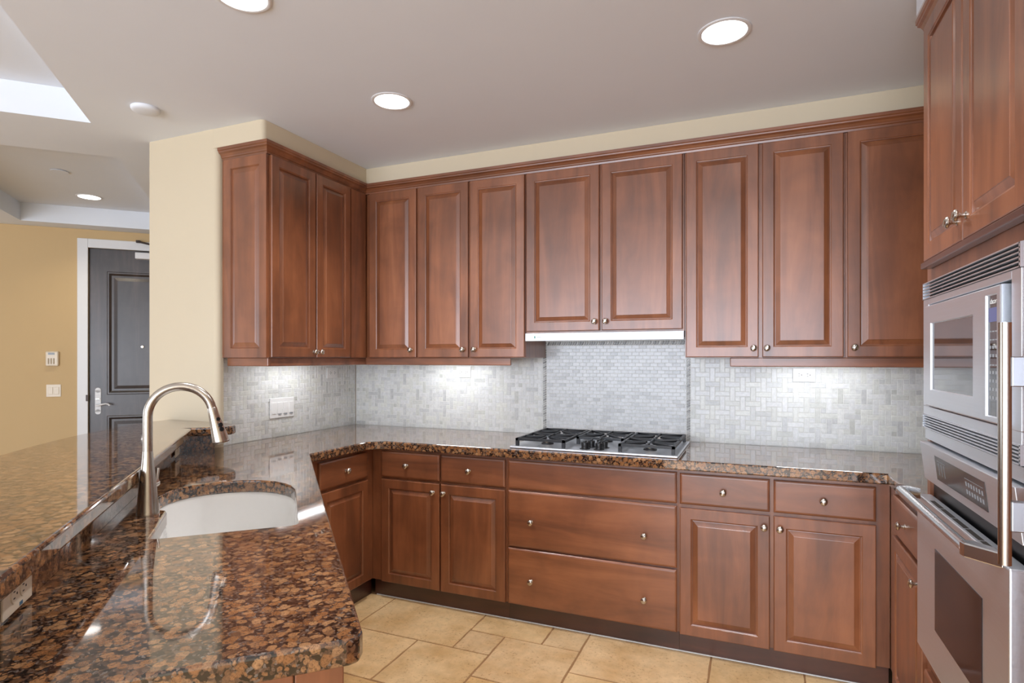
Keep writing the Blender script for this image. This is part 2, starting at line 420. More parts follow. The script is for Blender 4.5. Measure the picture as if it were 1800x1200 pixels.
bm = B(); tube(bm, (1.10, -.05, 2.508), (1.40, -.10, 2.44), .009); tube(bm, (1.40, -.10, 2.44), (1.30, -.03, 2.41), .009); box(bm, 1.085, 1.12, -.055, -.0185, 2.498, 2.520)
make('closer_arm', bm, M['dark_rubber'], cl)
# keypad and switch on the entry wall
kp = empty('alarm_keypad', HP, HR); tag(kp, 'almond alarm keypad on the warmly lit entry wall left of the dark door', 'keypad')
bm = B(); box(bm, .371, .470, -.028, -.0005, 1.315, 1.452); make('case', bm, M['almond'], kp, bevel=.012, seg=3)
bm = B(); box(bm, .393, .442, -.030, -.0275, 1.420, 1.440); make('screen', bm, M['grey'], kp)
for k in range(3):
    bm = B(); box(bm, .391+.020*k, .401+.020*k, -.031, -.0275, 1.335, 1.388); make('key', bm, M['slot'] if False else simple('keypad_key_%d' % k, srgb(160, 140, 110), .5), kp)
sw = empty('light_switch', HP, HR); tag(sw, 'almond double rocker switch on the warmly lit entry wall below the keypad', 'light switch')
bm = B(); box(bm, .372, .484, -.006, -.0005, 1.032, 1.146); make('plate', bm, M['almond'], sw, bevel=.003)
for k in range(2):
    bm = B(); box(bm, .387+.046*k, .423+.046*k, -.011, -.005, 1.056, 1.122); make('rocker', bm, M['almond'], sw, bevel=.002)

# outer walls with windows, out of the picture but lighting and reflected in it
def window_wall(name, d_along, fixed, axis, openings, rot_name):
    bm = B()
    a0, a1 = d_along; xs = sorted({a0, a1}|{v for o in openings for v in o[:2]})
    for p, q in zip(xs, xs[1:]):
        op = [o for o in openings if o[0] <= p and q <= o[1]]
        spans = [(0, CEIL)] if not op else [(0, op[0][2]), (op[0][3], CEIL)]
        for z0, z1 in spans:
            if z1-z0 < 1e-4: continue
            if axis == 'x': box(bm, p, q, fixed-.14, fixed, z0, z1)
            else: box(bm, fixed-.14, fixed, p, q, z0, z1)
    return struct(make(name, bm, M['beige']))
WS = [(-1.3, 1.2, .35, 2.35), (1.35, 3.6, .35, 2.35)]
window_wall('wall_south', (-7.14, 3.92), -7.5, 'x', WS, '')
WW = [(-6.3, -4.3, .35, 2.35), (-4.15, -2.1, .35, 2.35)]
window_wall('wall_west', (-7.5, 3.7), -7.0, 'y', WW, '')
wallbox('wall_north', (-7.0, -.49, 3.6, 3.72, 0, CEIL), M['beige'])
for n, (a, b, c, d) in enumerate(WS+WW):
    wn = empty('window_%d' % (n+1), (0, 0, 0)); struct(wn)
    bm = B(); t = .05
    def fb(p, q, z0, z1):
        if n < 2: box(bm, p, q, -7.60, -7.54, z0, z1)
        else: box(bm, -7.10, -7.04, p, q, z0, z1)
    fb(a, a+t, c, d); fb(b-t, b, c, d); fb(a+t, b-t, c, c+t); fb(a+t, b-t, d-t, d); m_ = (a+b)/2; fb(m_-.02, m_+.02, c+t, d-t)
    make('window_frame', bm, M['white'], wn)

# ------------------------------------------------------------------ backsplash
def mosaic():
    random.seed(5)
    tcol = lambda: (lambda v, g: (v*.99, v*(1.0), v*(.985-g), 1))(random.choice([.74, .77, .78, .76, .73, .77, .76, .70, .62, .78, .66]) * random.uniform(.97, 1.03), random.choice([0, 0, .02, .05]))
    def tile(bm, lay, a0, a1, z0, z1, T, col, g=.0012, proud=.0052):
        a0 += g; a1 -= g; z0 += g; z1 -= g
        if a1-a0 < .003 or z1-z0 < .003: return
        e = .0012
        b = [(a0, .003, z0), (a1, .003, z0), (a1, .003, z1), (a0, .003, z1)]
        f = [(a0+e, proud, z0+e), (a1-e, proud, z0+e), (a1-e, proud, z1-e), (a0+e, proud, z1-e)]
        B_ = [bm.verts.new(T(*p)) for p in b]; F_ = [bm.verts.new(T(*p)) for p in f]
        fs = [bm.faces.new(F_)]+[bm.faces.new((B_[i], B_[(i+1) % 4], F_[(i+1) % 4], F_[i])) for i in range(4)]
        for x in fs:
            for l in x.loops: l[lay] = col
    def weave(bm, lay, A0, A1, Z0, Z1, T, off=0):
        u = .0262
        ni, nj = int((A1-A0)/u)+6, int((Z1-Z0)/u)+6
        for j in range(-4, nj):
            for i in range(-4, ni):
                L = []
                i4, j4 = (i+off) % 4, j % 4
                if (i4, j4) == (0, 0): L = [(i, i+3, j, j+1)]
                if (i4, j4) == (2, 2): L = [(i, i+3, j, j+1)]
                if (i4, j4) == (3, 3): L = [(i, i+1, j, j+3)]
                if (i4, j4) == (1, 1): L = [(i, i+1, j, j+3)]
                if (i4, j4) in ((0, 1), (2, 1), (0, 3), (2, 3)): L = [(i, i+1, j, j+1)]
                for (p, q, r, s) in L:
                    a0, a1, z0, z1 = A0+p*u, A0+q*u, Z0+r*u, Z0+s*u
                    a0, a1, z0, z1 = max(a0, A0), min(a1, A1), max(z0, Z0), min(z1, Z1)
                    if a1 > a0 and z1 > z0: tile(bm, lay, a0, a1, z0, z1, T, tcol())
    def fin(bm, name, label, backs):
        bmesh.ops.recalc_face_normals(bm, faces=bm.faces)
        for vs in backs:
            f = bm.faces.new([bm.verts.new(p) for p in vs]); f.material_index = 1
        me = bpy.data.meshes.new(name); bm.to_mesh(me); bm.free(); me.materials.append(M['tile']); me.materials.append(M['grout'])
        o = bpy.data.objects.new(name, me); COL.objects.link(o); o['label'] = label; struct(o); return o
    Z0 = .9145
    TB = lambda a, d, z: (a, .006-d, z)
    bm = B(); lay = bm.loops.layers.float_color.new('Col')
    weave(bm, lay, .004, 1.425, Z0, 1.39, TB); weave(bm, lay, 2.314, 3.795, Z0, 1.39, TB, 1)
    # running bond field behind the cooktop
    h, wd = .0212, .0425
    j = 0; z = Z0
    while z < 1.464-.004:
        a = 1.451-(wd/2 if j % 2 else 0)
        while a < 2.291:
            v = random.choice([.72, .74, .72, .73, .74, .64, .73, .73, .60]) * random.uniform(.97, 1.03)
            tile(bm, lay, max(a, 1.451), min(a+wd, 2.291), z, min(z+h, 1.464), TB, (v*.985, v, v*1.01, 1), g=.0008); a += wd
        z += h; j += 1
    # twisted rope border of dark and pale slanted pieces
    def rope(vertical, c0, c1, s0, s1):
        st = .0145; k = 0; s = s0
        while s < s1-.004:
            v = random.choice([.22, .28, .34, .42, .5]); col = (v*1.0, v*.98, v*.93, 1)
            e0, e1 = s+.001, min(s+st-.0015, s1); sk = .009
            q = [(c0+.002, e0), (c1-.002, e0+sk), (c1-.002, min(e1+sk, s1+.004)), (c0+.002, e1)]
            if vertical: P = lambda c, e, y: (c, y, e)
            else: P = lambda c, e, y: (e, y, c)
            b = [bm.verts.new(P(c, e, .003)) for c, e in q]
            mc, mx = sum(c for c, e in q)/4, sum(e for c, e in q)/4
            f = [bm.verts.new(P(c+(mc-c)*.25, e+(mx-e)*.25, -.003)) for c, e in q]
            fs = [bm.faces.new(f)]+[bm.faces.new((b[i], b[(i+1) % 4], f[(i+1) % 4], f[i])) for i in range(4)]
            for x in fs:
                for l in x.loops: l[lay] = col
            s += st; k += 1
    rope(True, 1.425, 1.451, Z0, 1.486); rope(True, 2.291, 2.314, Z0, 1.486); rope(False, 1.464, 1.490, 1.452, 2.290)
    y = .0028
    fin(bm, 'wall_back_tiles', 'pale marble mosaic backsplash on the back wall with a framed field behind the cooktop',
        [((0, y, .9), (3.8, y, .9), (3.8, y, 1.52), (0, y, 1.52))])
    bm = B(); lay = bm.loops.layers.float_color.new('Col')
    TL = lambda a, d, z: (-.006+d, -a, z)
    weave(bm, lay, .004, 1.145, Z0, 1.39, TL, 2)
    fin(bm, 'wall_left_tiles', 'pale marble mosaic backsplash on the left wall', [((-.0028, 0, .9), (-.0028, -1.146, .9), (-.0028, -1.146, 1.42), (-.0028, 0, 1.42))])
    bm = B(); box(bm, -.0064, .0015, -1.157, -1.1465, .9145, 1.389)
    struct(make('trim_4', bm, M['white'], bevel=.002))
mosaic()

# ------------------------------------------------------------------ cabinetry
def knob(parent, x, z, y, name='knob'):
    """brushed nickel oval knob whose stem starts at the door face"""
    bm = B()
    T = Matrix.Translation((0, 0, 0)) @ Matrix.Rotation(R(90), 4, 'X')
    lathe(bm, [(0, 0), (.0085, 0), (.0085, .002), (.0055, .004), (.0048, .012), (.007, .017), (.0125, .0195), (.0145, .023), (.0125, .027), (.006, .030), (0, .0305)], 24, T, 1.0, 1.12)
    box(bm, -.0012, .0012, -.0318, -.029, -.0095, .0095)
    o = make(name, bm, M['nickel'], parent, smooth=True); o.location = (x, y, z)
    o.rotation_euler = (0, R(28), 0)
    return o
FT = .020  # door thickness
def cab_door(parent, x0, x1, z0, z1, kn=None, name='door', frame=.055, y=-.020):
    """raised panel door; local front at y; kn=(x, z) in cabinet coordinates"""
    w_, h_ = x1-x0, z1-z0
    bm = B()
    f0, last = ringpanel(bm, 0, w_, 0, h_, [(0, FT), (0, .004), (.0015, .0012), (.004, 0), (frame-.006, 0), (frame-.003, .0025), (frame, .0035), (frame+.001, .010)], fill=False)
    bm.faces.new(f0[::-1])
    d = make(name, bm, M['wood'], parent); d.location = (x0, y, z0)
    bm = B(); i = frame+.001
    ringpanel(bm, i, w_-i, i, h_-i, [(0, .010), (.003, .0095), (.022, .0022), (.0235, .0008), (.026, .0005)])
    p = make('raised_panel', bm, M['wood'], d)
    if kn: knob(d, kn[0]-x0, kn[1]-z0, 0)
    return d
def cab_drawer(parent, x0, x1, z0, z1, kns=(), name='drawer', y=-.020):
    w_, h_ = x1-x0, z1-z0
    bm = B(); f0, last = ringpanel(bm, 0, w_, 0, h_, [(0, FT), (0, .006), (.003, .0025), (.008, .0005), (.011, 0)])
    bm.faces.new(f0[::-1])
    d = make(name, bm, M['wood_h'], parent); d.location = (x0, y, z0)
    for kx, kz in kns: knob(d, kx-x0, kz-z0, 0)
    return d
def body(parent, x0, x1, y1, z0, z1, name='body', mat='wood'):
    return boxobj(name, (x0, x1, 0, y1, z0, z1), M[mat], parent)

UF, BF = -.340, -.605   # face frame planes of uppers and bases
UZ0, UZ1 = 1.39, 2.44
UT = 2.435
def upper(name, x0, x1, doors, label, z0=UZ0, group='upper cabinets on the back wall'):
    c = empty(name, (0, UF, 0)); tag(c, label, 'cabinet', group)
    body(c, x0+.0005, x1-.0005, -UF-.001, z0, UT)
    return c
c = upper('wall_cabinet', .345, .7325, 1, 'narrow single-door upper cabinet in the back-left corner')
cab_door(c, .380, .726, UZ0+.002, UT-.002, (.694, 1.438))
c = upper('wall_cabinet', .7325, 1.446, 2, 'two-door upper cabinet left of the range hood')
cab_door(c, .740, 1.084, UZ0+.002, UT-.002, (1.053, 1.438)); cab_door(c, 1.097, 1.442, UZ0+.002, UT-.002, (1.128, 1.438))
c = upper('wall_cabinet', 1.448, 2.318, 2, 'shorter two-door upper cabinet above the range hood', z0=1.528)
cab_door(c, 1.453, 1.875, 1.537, UT-.002, (1.852, 1.585)); cab_door(c, 1.889, 2.309, 1.537, UT-.002, (1.912, 1.585))
c = upper('wall_cabinet', 2.320, 3.038, 2, 'two-door upper cabinet right of the range hood')
cab_door(c, 2.327, 2.667, UZ0+.002, UT-.002, (2.645, 1.436)); cab_door(c, 2.684, 3.030, UZ0+.002, UT-.002, (2.705, 1.436))
c = upper('wall_cabinet', 3.038, 3.79, 1, 'single-door upper cabinet on the back wall beside the tall oven cabinet')
cab_door(c, 3.046, 3.44, UZ0+.002, UT-.002, (3.073, 1.436))
boxobj('filler_strip', (3.45, 3.78, -.02, 0, UZ0+.002, UT-.002), M['wood'], c)
# left-wall upper: local x -> world +y
c = empty('wall_cabinet', (.34, 0, 0), R(90)); tag(c, 'two-door upper cabinet on the left wall with a panelled end', 'cabinet', 'upper cabinets on the left wall')
body(c, -1.165, -.001, .339, UZ0, UT)
cab_door(c, -1.150, -.825, UZ0+.002, UT-.002, (-.843, 1.423)); cab_door(c, -.815, -.517, UZ0+.002, UT-.002, (-.795, 1.423))
boxobj('filler_strip', (-.507, -.362, -.015, 0, UZ0+.002, UT-.002), M['wood'], c)
# end panel, faces the camera: build in world orientation under the same thing
bm = B()
ringpanel(bm, .046, .344, UZ0, UT, [(0, 0), (0, -.008), (.048, -.008), (.052, -.003), (.053, .0), (.056, 0), (.076, -.005), (.078, -.006)])
o = make('end_panel', bm, M['wood'], c); o.rotation_euler = (0, 0, R(-90)); o.location = (-1.1655, .34, 0)

# crown moulding swept along the cabinet tops
def sweep_profile(bm, path, prof):
    """path: list of (x, y, nx, ny) with outward mitre vectors; prof: list of (out, z)"""
    rings = [[bm.verts.new((x+nx*o, y+ny*o, z)) for o, z in prof] for x, y, nx, ny in path]
    for a, b in zip(rings, rings[1:]):
        for k in range(len(prof)-1): bm.faces.new((a[k], a[k+1], b[k+1], b[k]))
    bm.faces.new(rings[0]); bm.faces.new(rings[-1][::-1])
prof = [(0, 2.437), (.004, 2.437), (.006, 2.446), (.010, 2.450), (.012, 2.455), (.020, 2.466), (.030, 2.472), (.031, 2.478), (.036, 2.482), (.037, 2.4955), (0, 2.4955)]
bm = B()
sweep_profile(bm, [(.034, -1.165, 0, -1), (.34, -1.165, 1, -1), (.34, -.34, 1, -1), (3.79, -.34, 0, -1)], prof)
tag(make('crown_moulding', bm, M['wood_h']), 'stained wood crown moulding along the tops of the back and left upper cabinets', 'moulding')
bm = B()
sweep_profile(bm, [(3.79, -1.175, 0, 1), (3.165, -1.175, -1, 1), (3.165, -2.035, -1, -1), (3.79, -2.035, 0, -1)], [(o*.7, z+.002 if z > 2.44 else z) for o, z in prof])
tag(make('crown_moulding', bm, M['wood_h']), 'stained wood crown moulding on top of the tall oven cabinet', 'moulding')
# light rails under the uppers
def rail(pts_boxes, label):
    bm = B()
    for d in pts_boxes: box(bm, *d)
    tag(make('light_rail', bm, M['wood_h'], bevel=.004), label, 'moulding', 'light rails under the upper cabinets')
rail([(.052, .338, -1.155, -1.137, 1.345, 1.3895), (.320, .338, -1.137, -.322, 1.345, 1.3895), (.338, 1.349, -.340, -.322, 1.345, 1.3895)], 'wooden light rail under the upper cabinets left of the hood, turning the corner')
rail([(2.536, 3.78, -.340, -.322, 1.345, 1.3895)], 'wooden light rail under the upper cabinets right of the hood')

bm = B(); box(bm, .60, 3.14, -.586, -.5805, .0002, .004); struct(make('trim_5', bm, M['grout']))
# base cabinets on the back wall
def base(x0, x1, label, toe=True):
    c = empty('base_cabinet', (0, BF, 0)); tag(c, label, 'cabinet', 'base cabinets on the back wall')
    body(c, x0+.0005, x1-.0005, .585, .1, .868)
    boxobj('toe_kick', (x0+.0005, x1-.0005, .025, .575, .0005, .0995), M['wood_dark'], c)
    return c
DZ0, DZ1, CZ0, CZ1 = .706, .853, .101, .692
c = base(.587, 1.445, 'base cabinet left of the cooktop with two drawers over two doors')
cab_drawer(c, .657, 1.041, DZ0, DZ1, [(.832, .779)]); cab_drawer(c, 1.051, 1.436, DZ0, DZ1, [(1.227, .778)])
cab_door(c, .660, 1.041, CZ0, CZ1, (1.005, .644)); cab_door(c, 1.051, 1.436, CZ0, CZ1, (1.072, .644))
c = base(1.445, 2.319, 'wide base cabinet under the cooktop with a false front over two deep drawers')
cab_drawer(c, 1.454, 2.312, DZ0, .853, name='false_front')
cab_drawer(c, 1.454, 2.312, .403, .694, [(1.585, .541), (2.163, .540)])
cab_drawer(c, 1.454, 2.312, CZ0, .394, [(1.585, .236), (2.163, .235)])
c = base(2.319, 3.168, 'base cabinet right of the cooktop with two drawers over two doors')
cab_drawer(c, 2.326, 2.711, DZ0, .850, [(2.517, .777)]); cab_drawer(c, 2.727, 3.116, DZ0, .850, [(2.921, .775)])
cab_door(c, 2.326, 2.711, CZ0-.004, .689, (2.688, .639)); cab_door(c, 2.727, 3.116, CZ0-.004, .690, (2.752, .638))
# left base (faces +x)
c = empty('base_cabinet', (.585, 0, 0), R(90)); tag(c, 'base cabinet in the left corner with one drawer over one door', 'cabinet')
body(c, -1.190, -.02, .55, .1, .868)
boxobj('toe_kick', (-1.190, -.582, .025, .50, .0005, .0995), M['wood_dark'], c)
cab_drawer(c, -1.073, -.671, DZ0, .850, [(-.872, .778)])
cab_door(c, -1.073, -.671, CZ0+.01, .690, (-1.064, .56))
# right base (faces -x): local x -> world -y
c = empty('base_cabinet', (3.17, 0, 0), R(-90)); tag(c, 'narrow base cabinet beside the oven with one drawer over one door', 'cabinet')
body(c, .606, 1.184, .62, .1, .868)
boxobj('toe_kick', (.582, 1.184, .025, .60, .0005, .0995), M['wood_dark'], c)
cab_drawer(c, .740, 1.175, DZ0, .850, [(.955, .778)])
cab_door(c, .740, 1.175, CZ0-.004, .690, (1.145, .638))

# peninsula cabinets
pen = empty('peninsula_cabinet'); tag(pen, 'angled peninsula base cabinet under the sink counter', 'cabinet')
fp = [(.585, -1.192), uv(.012, .045), uv(1.975, .045), uv(1.975, .568), uv(-.02, .568), (.035, -1.40), (.035, -1.192)]
bm = B(); prism(bm, fp, .1, .868, top=False); make('body', bm, M['wood'], pen)
tf = [(.56, -1.192), uv(.02, .07), uv(1.95, .07), uv(1.95, .56), uv(-.02, .56), (.05, -1.40), (.05, -1.192)]
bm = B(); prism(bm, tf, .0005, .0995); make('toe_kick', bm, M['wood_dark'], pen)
ang = math.atan2(-UU[1], -UU[0])
# kitchen side fronts (local x = -u, measured from u=1.975)
for a, b in ((.04, .60), (.62, 1.10), (1.11, 1.59)):
    p = uv(1.975-a, .025)
    d = cab_drawer(pen, 0, b-a, 0, .144, [((b-a)/2, .072)], y=0); d.rotation_euler = (0, 0, ang); d.location = (p[0], p[1], DZ0)
    d = cab_door(pen, 0, b-a, 0, .58, ((b-a)-.03, .53), y=0); d.rotation_euler = (0, 0, ang); d.location = (p[0], p[1], CZ0)
# end panel that faces the camera, with a corner post
ea = math.atan2(-VV[1], -VV[0])
def pen_end(name, v0, v1, d0, d1, z0, z1, mat):
    bm = B(); P = [uv(1.975+d0, v0), uv(1.975+d1, v0), uv(1.975+d1, v1), uv(1.975+d0, v1)]
    prism(bm, P, z0, z1); return make(name, bm, mat, pen, bevel=.002)
pen_end('end_post', .030, .110, .0005, .016, .1, .866, M['wood']); pen_end('end_panel', .112, .566, .0005, .012, .1, .866, M['wood'])

# ------------------------------------------------------------------ worktop with the sink cut out
def arc(c, r, a0, a1, n=6): return [(c[0]+r*math.cos(R(a0+(a1-a0)*k/n)), c[1]+r*math.sin(R(a0+(a1-a0)*k/n))) for k in range(n+1)]
sink_uv = [(1.270, .452), (1.276, .445), (1.279, .430), (1.277, .110), (1.273, .093), (1.258, .086), (.86, .084), (.80, .087), (.74, .098), (.69, .118), (.634, .155), (.592, .205), (.569, .264),
           (.562, .33), (.572, .39), (.594, .437), (.630, .475), (.680, .503), (.740, .517), (.80, .520), (.87, .512), (.92, .498), (.948, .482), (.962, .466), (.985, .459), (1.10, .456), (1.20, .453)]
sink_xy = [uv(*p) for p in sink_uv]
r_ = .03
outer = [(.0, -.001), (3.795, -.001), (3.795, -1.183), (3.162, -1.183), (3.150, -1.173), (3.150, -.655), (.705, -.655), (.665, -.690), (.630, -.727), (.622, -1.167), uv(.0, 0)]
outer += [uv(2.005, 0), uv(2.026, .008), uv(2.035, .030), uv(2.035, .606), uv(-.17, .606), (.002, -1.415)]
def slab(name, outer, holes, z0, z1, mat, bevel, seg=3):
    bm = B(); poly_with_holes(bm, outer, holes, z1)
    bmesh.ops.remove_doubles(bm, verts=bm.verts, dist=1e-5)
    fs = list(bm.faces)
    r = bmesh.ops.extrude_face_region(bm, geom=fs)
    vs = [g for g in r['geom'] if isinstance(g, bmesh.types.BMVert)]
    bmesh.ops.translate(bm, verts=vs, vec=(0, 0, z0-z1))
    # the extruded copy is the bottom; originals stay as top
    return make(name, bm, mat, bevel=bevel, seg=seg)
outer = [p for i, p in enumerate(outer) if i == 0 or (abs(p[0]-outer[i-1][0])+abs(p[1]-outer[i-1][1])) > 1e-4]
wt = slab('worktop', outer, [sink_xy], .869, .9140, M['granite'], .006)
tag(wt, 'polished brown granite worktop along the walls and down the angled peninsula', 'worktop')
for p in wt.data.polygons: p.use_smooth = False

# sink bowl hung under the cut-out
sk = empty('sink', (*uv(.93, .30), 0)); tag(sk, 'white undermount sink set in the granite peninsula counter', 'sink')
cx_, cy_ = uv(.93, .30)
def off(pts, f): return [((x-cx_)*f, (y-cy_)*f) for x, y in pts]
bm = B(); rings = []
for f, z in ((1.06, .8685), (1.012, .8685), (1.008, .862), (1.0, .85), (.985, .72), (.965, .690), (.92, .672), (.80, .668), (.12, .660)):
    rings.append([bm.verts.new((x, y, z)) for x, y in off(sink_xy, f)])
for a, b in zip(rings, rings[1:]):
    for k in range(len(a)): bm.faces.new((a[k], a[(k+1) % len(a)], b[(k+1) % len(a)], b[k]))
bm.faces.new(rings[-1]); make('bowl', bm, M['ceramic'], sk, smooth=60)
bm = B(); lathe(bm, [(0, .664), (.03, .664), (.042, .668), (.045, .672), (.040, .674), (.034, .669), (0, .668)], 28); make('drain', bm, M['steel'], sk, smooth=True)

# granite upstand (riser) between counter and bar, bar wall, bar top
def strip(path, t, z0, z1, name, mat, bevel=None):
    """vertical slab along path (kitchen side), thickness t to the left of travel"""
    bm = B(); outp = []
    for i, p in enumerate(path):
        ds = []
        if i > 0: ds.append((Vector(p)-Vector(path[i-1])).normalized())
        if i < len(path)-1: ds.append((Vector(path[i+1])-Vector(p)).normalized())
        ns = [Vector((-d.y, d.x)) for d in ds]; n = sum(ns, Vector((0, 0)))/len(ns)
        n = n/(n.length**2) if n.length else n
        outp.append((p[0]+n.x*t, p[1]+n.y*t))
    prism(bm, list(path)+outp[::-1], z0, z1); return make(name, bm, mat, bevel=bevel)
path = [(.020, -1.204), (.020, -1.402), uv(-.10, .590), uv(2.20, .590)]
path = [(.020, -1.204), (.020, -1.402), uv(2.20, .590)]
o = strip(path, -.020, .9146, 1.0085, 'granite_upstand', M['granite']); tag(o, 'polished granite upstand rising from the counter to the raised bar', 'upstand')
bm = B(); P = [(-.002, -1.203), (-.002, -1.405), uv(2.18, .613), uv(2.18, .72), (-.08, -1.62), (-.19, -1.48), (-.19, -1.203)]
prism(bm, P, 0, 1.008); struct(make('wall_bar', bm, M['beige']))
bar = [(.118, -1.452), (.135, -1.437), (.235, -1.362), (.252, -1.335), (.254, -1.300), (.238, -1.268), (.205, -1.240), (.120, -1.208), (.045, -1.2035), (-.326, -1.2035), uv(-.54, .785), uv(-.42, .845), uv(-.29, .887), uv(-.16, .93), uv(-.04, .962), uv(.15, 1.0), uv(.30, 1.022),
       uv(.51, 1.042), uv(.75, 1.06), uv(1.0, 1.07), uv(1.3, 1.078), uv(1.7, 1.08), uv(2.20, 1.08), uv(2.26, 1.06), uv(2.28, 1.02), uv(2.28, .57), uv(2.25, .535), uv(2.21, .530), uv(-.10, .530), uv(-.125, .536)]
bt = slab('bar_top', bar[::-1], [], 1.009, 1.050, M['granite'], .012, 4)
tag(bt, 'raised polished granite bar top with a curved dining side', 'bar top')

# ------------------------------------------------------------------ faucet
fb = uv(.992, .508); fd = Vector((.717, .697, 0)).normalized()
fa = empty('faucet', (fb[0], fb[1], .914), math.atan2(fd.y, fd.x)); tag(fa, 'brushed nickel gooseneck pull-down faucet behind the sink', 'faucet')
bm = B(); lathe(bm, [(0, .0005), (.0315, .0005), (.0312, .006), (.0300, .012), (.0275, .04), (.0235, .085), (.0190, .130), (.0152, .168), (.0140, .186), (.0137, .190), (0, .190)], 32); make('base', bm, M['nickel'], fa, smooth=60)
bm = B(); pts = [(0, 0, .190), (0, 0, .25), (0, 0, .297)]
for k in range(1, 20):
    a = math.pi-math.pi*.93*k/19; pts.append((.088+.088*math.cos(a), 0, .297+.088*math.sin(a)))
pts = [p for p in pts if True]; sweep(bm, pts, .0132, 20); make('spout', bm, M['nickel'], fa, smooth=60)
e = Vector(pts[-1]); dirh = Vector((.022, 0, -.092)).normalized()
p1 = e-dirh*.002; bm = B(); rr = [.0128, .0142, .0150, .0180, .0225, .0248, .0250, .0235]; L_ = [0, .004, .024, .052, .086, .108, .113, .116]
sweep(bm, [p1+dirh*l for l in L_], rr, 24); hd = make('spray_head', bm, M['nickel'], fa, smooth=60)
side = Vector((0, -1, 0)); outd = (Vector((1, 0, .24)).normalized()*.60+side*.80).normalized()
for l, nm, s in ((.040, 'spray_button', .0058), (.066, 'spray_toggle', .0085)):
    bm = B(); c0 = p1+dirh*l; rad = .0165 if l < .05 else .0205
    for q in ((0,) if l < .05 else (-.007, .007)):
        tube(bm, c0+dirh*q+outd*(rad-.006), c0+dirh*q+outd*(rad+.0022), s if l < .05 else .0072, n=16)
    make(nm, bm, M['black'], hd, smooth=True)
bm = B(); tube(bm, (.0, .018, .080), (.012, .060, .082), .011, .012); tube(bm, (.012, .060, .082), (.016, .075, .125), .005, .004); make('handle', bm, M['nickel'], fa, smooth=True)

# ------------------------------------------------------------------ cooktop
ck = empty('gas_cooktop', (0, 0, .9142)); tag(ck, 'stainless five-burner gas cooktop with black cast iron grates set on the worktop', 'cooktop')
bm = B(); box(bm, 1.458, 2.316, -.613, -.078, .0003, .012); make('tray', bm, M['steel_x'], ck, bevel=.004)
def burner(x, y, r):
    bm = B(); lathe(bm, [(0, .012), (r, .012), (r*.95, .018), (r*.7, .020), (r*.68, .024), (0, .024)], 28, Matrix.Translation((x, y, 0))); h = make('burner', bm, M['iron'], ck, smooth=True); bm = B(); lathe(bm, [(r*.5, .0242), (r*.70, .0242), (r*.70, .0285), (r*.5, .0285)], 28, Matrix.Translation((x, y, 0))); make('burner_ring', bm, M['brass'], h, smooth=True)
    bm = B(); lathe(bm, [(0, .0287), (r*.62, .0287), (r*.66, .031), (r*.6, .034), (0, .035)], 28, Matrix.Translation((x, y, 0))); make('burner_cap', bm, M['iron'], h, smooth=True)
def grate(x0, x1, y0, y1, burners):
    bm = B(); t = .007; zt, zb = .052, .040
    for d in ((x0, x1, y0, y0+2*t), (x0, x1, y1-2*t, y1), (x0, x0+2*t, y0, y1), (x1-2*t, x1, y0, y1)): box(bm, *d, zb, zt)
    if len(burners) > 1: ym = (y0+y1)/2; box(bm, x0, x1, ym-t, ym+t, zb, zt)
    def bar(p, q):
        d = Vector((q[0]-p[0], q[1]-p[1])).normalized(); n = Vector((-d.y, d.x))*t*.6
        prism(bm, [(p[0]-n.x, p[1]-n.y), (q[0]-n.x, q[1]-n.y), (q[0]+n.x, q[1]+n.y), (p[0]+n.x, p[1]+n.y)], zb+.002, zt+.0015)
    for k, (bx, by) in enumerate(burners):
        hy = (y1-y0)/(2*len(burners)); hx = (x1-x0)/2; r = .022
        for sx, sy in ((1, 0), (-1, 0), (0, 1), (0, -1)): bar((bx+sx*(hx-t), by+sy*(hy-t)), (bx+sx*r, by+sy*r))
        for sx in (1, -1):
            for sy in (1, -1): bar((bx+sx*(hx-t), by+sy*(hy-t)), (bx+sx*r*.9, by+sy*r*.9))
    for x in (x0, x1-.016):
        for y in (y0, y1-.016):
            prism(bm, [(x, y), (x+.016, y), (x+.016, y+.016), (x, y+.016)], .0122, zb+.001)
    make('grate', bm, M['iron'], ck)
    for bx, by in burners: burner(bx, by, .034)
grate(1.485, 1.755, -.595, -.105, [(1.62, -.470), (1.62, -.228)])
grate(1.765, 2.020, -.415, -.105, [(1.8925, -.26)])
grate(2.030, 2.300, -.595, -.105, [(2.165, -.470), (2.165, -.228)])
for kx, ky in ((1.852, -.560), (1.925, -.560), (1.868, -.492), (1.936, -.492), (1.902, -.440)):
    bm = B(); lathe(bm, [(0, .0122), (.027, .0122), (.027, .014), (.019, .015), (.017, .020), (.0175, .024), (.0185, .042), (.017, .046), (0, .046)], 24, Matrix.Translation((kx, ky, 0)))
    box(bm, kx-.004, kx+.004, ky-.02, ky+.02, .044, .052); make('control_knob', bm, M['black'], ck, smooth=True)

# ------------------------------------------------------------------ hood
hd = empty('range_hood', (0, 0, 0)); tag(hd, 'slim white under-cabinet range hood above the cooktop', 'range hood')
bm = B(); box(bm, 1.453, 2.317, -.372, -.362, 1.483, 1.5265); make('front_band', bm, M['hood'], hd, bevel=.002)
bm = B(); box(bm, 1.453, 2.317, -.361, -.004, 1.495, 1.5265); make('housing', bm, M['hood'], hd)
bm = B(); box(bm, 1.60, 1.86, -.33, -.06, 1.4925, 1.4948); box(bm, 1.90, 2.16, -.33, -.06, 1.4925, 1.4948); make('filter', bm, M['steel'], hd)
bm = B(); box(bm, 1.507, 1.514, -.3728, -.3721, 1.498, 1.511); eb = make('emblem', bm, M['teal'], hd)
bm = B(); box(bm, 1.520, 1.550, -.3728, -.3721, 1.5035, 1.5060); make('maker_mark', bm, M['grey'], hd)

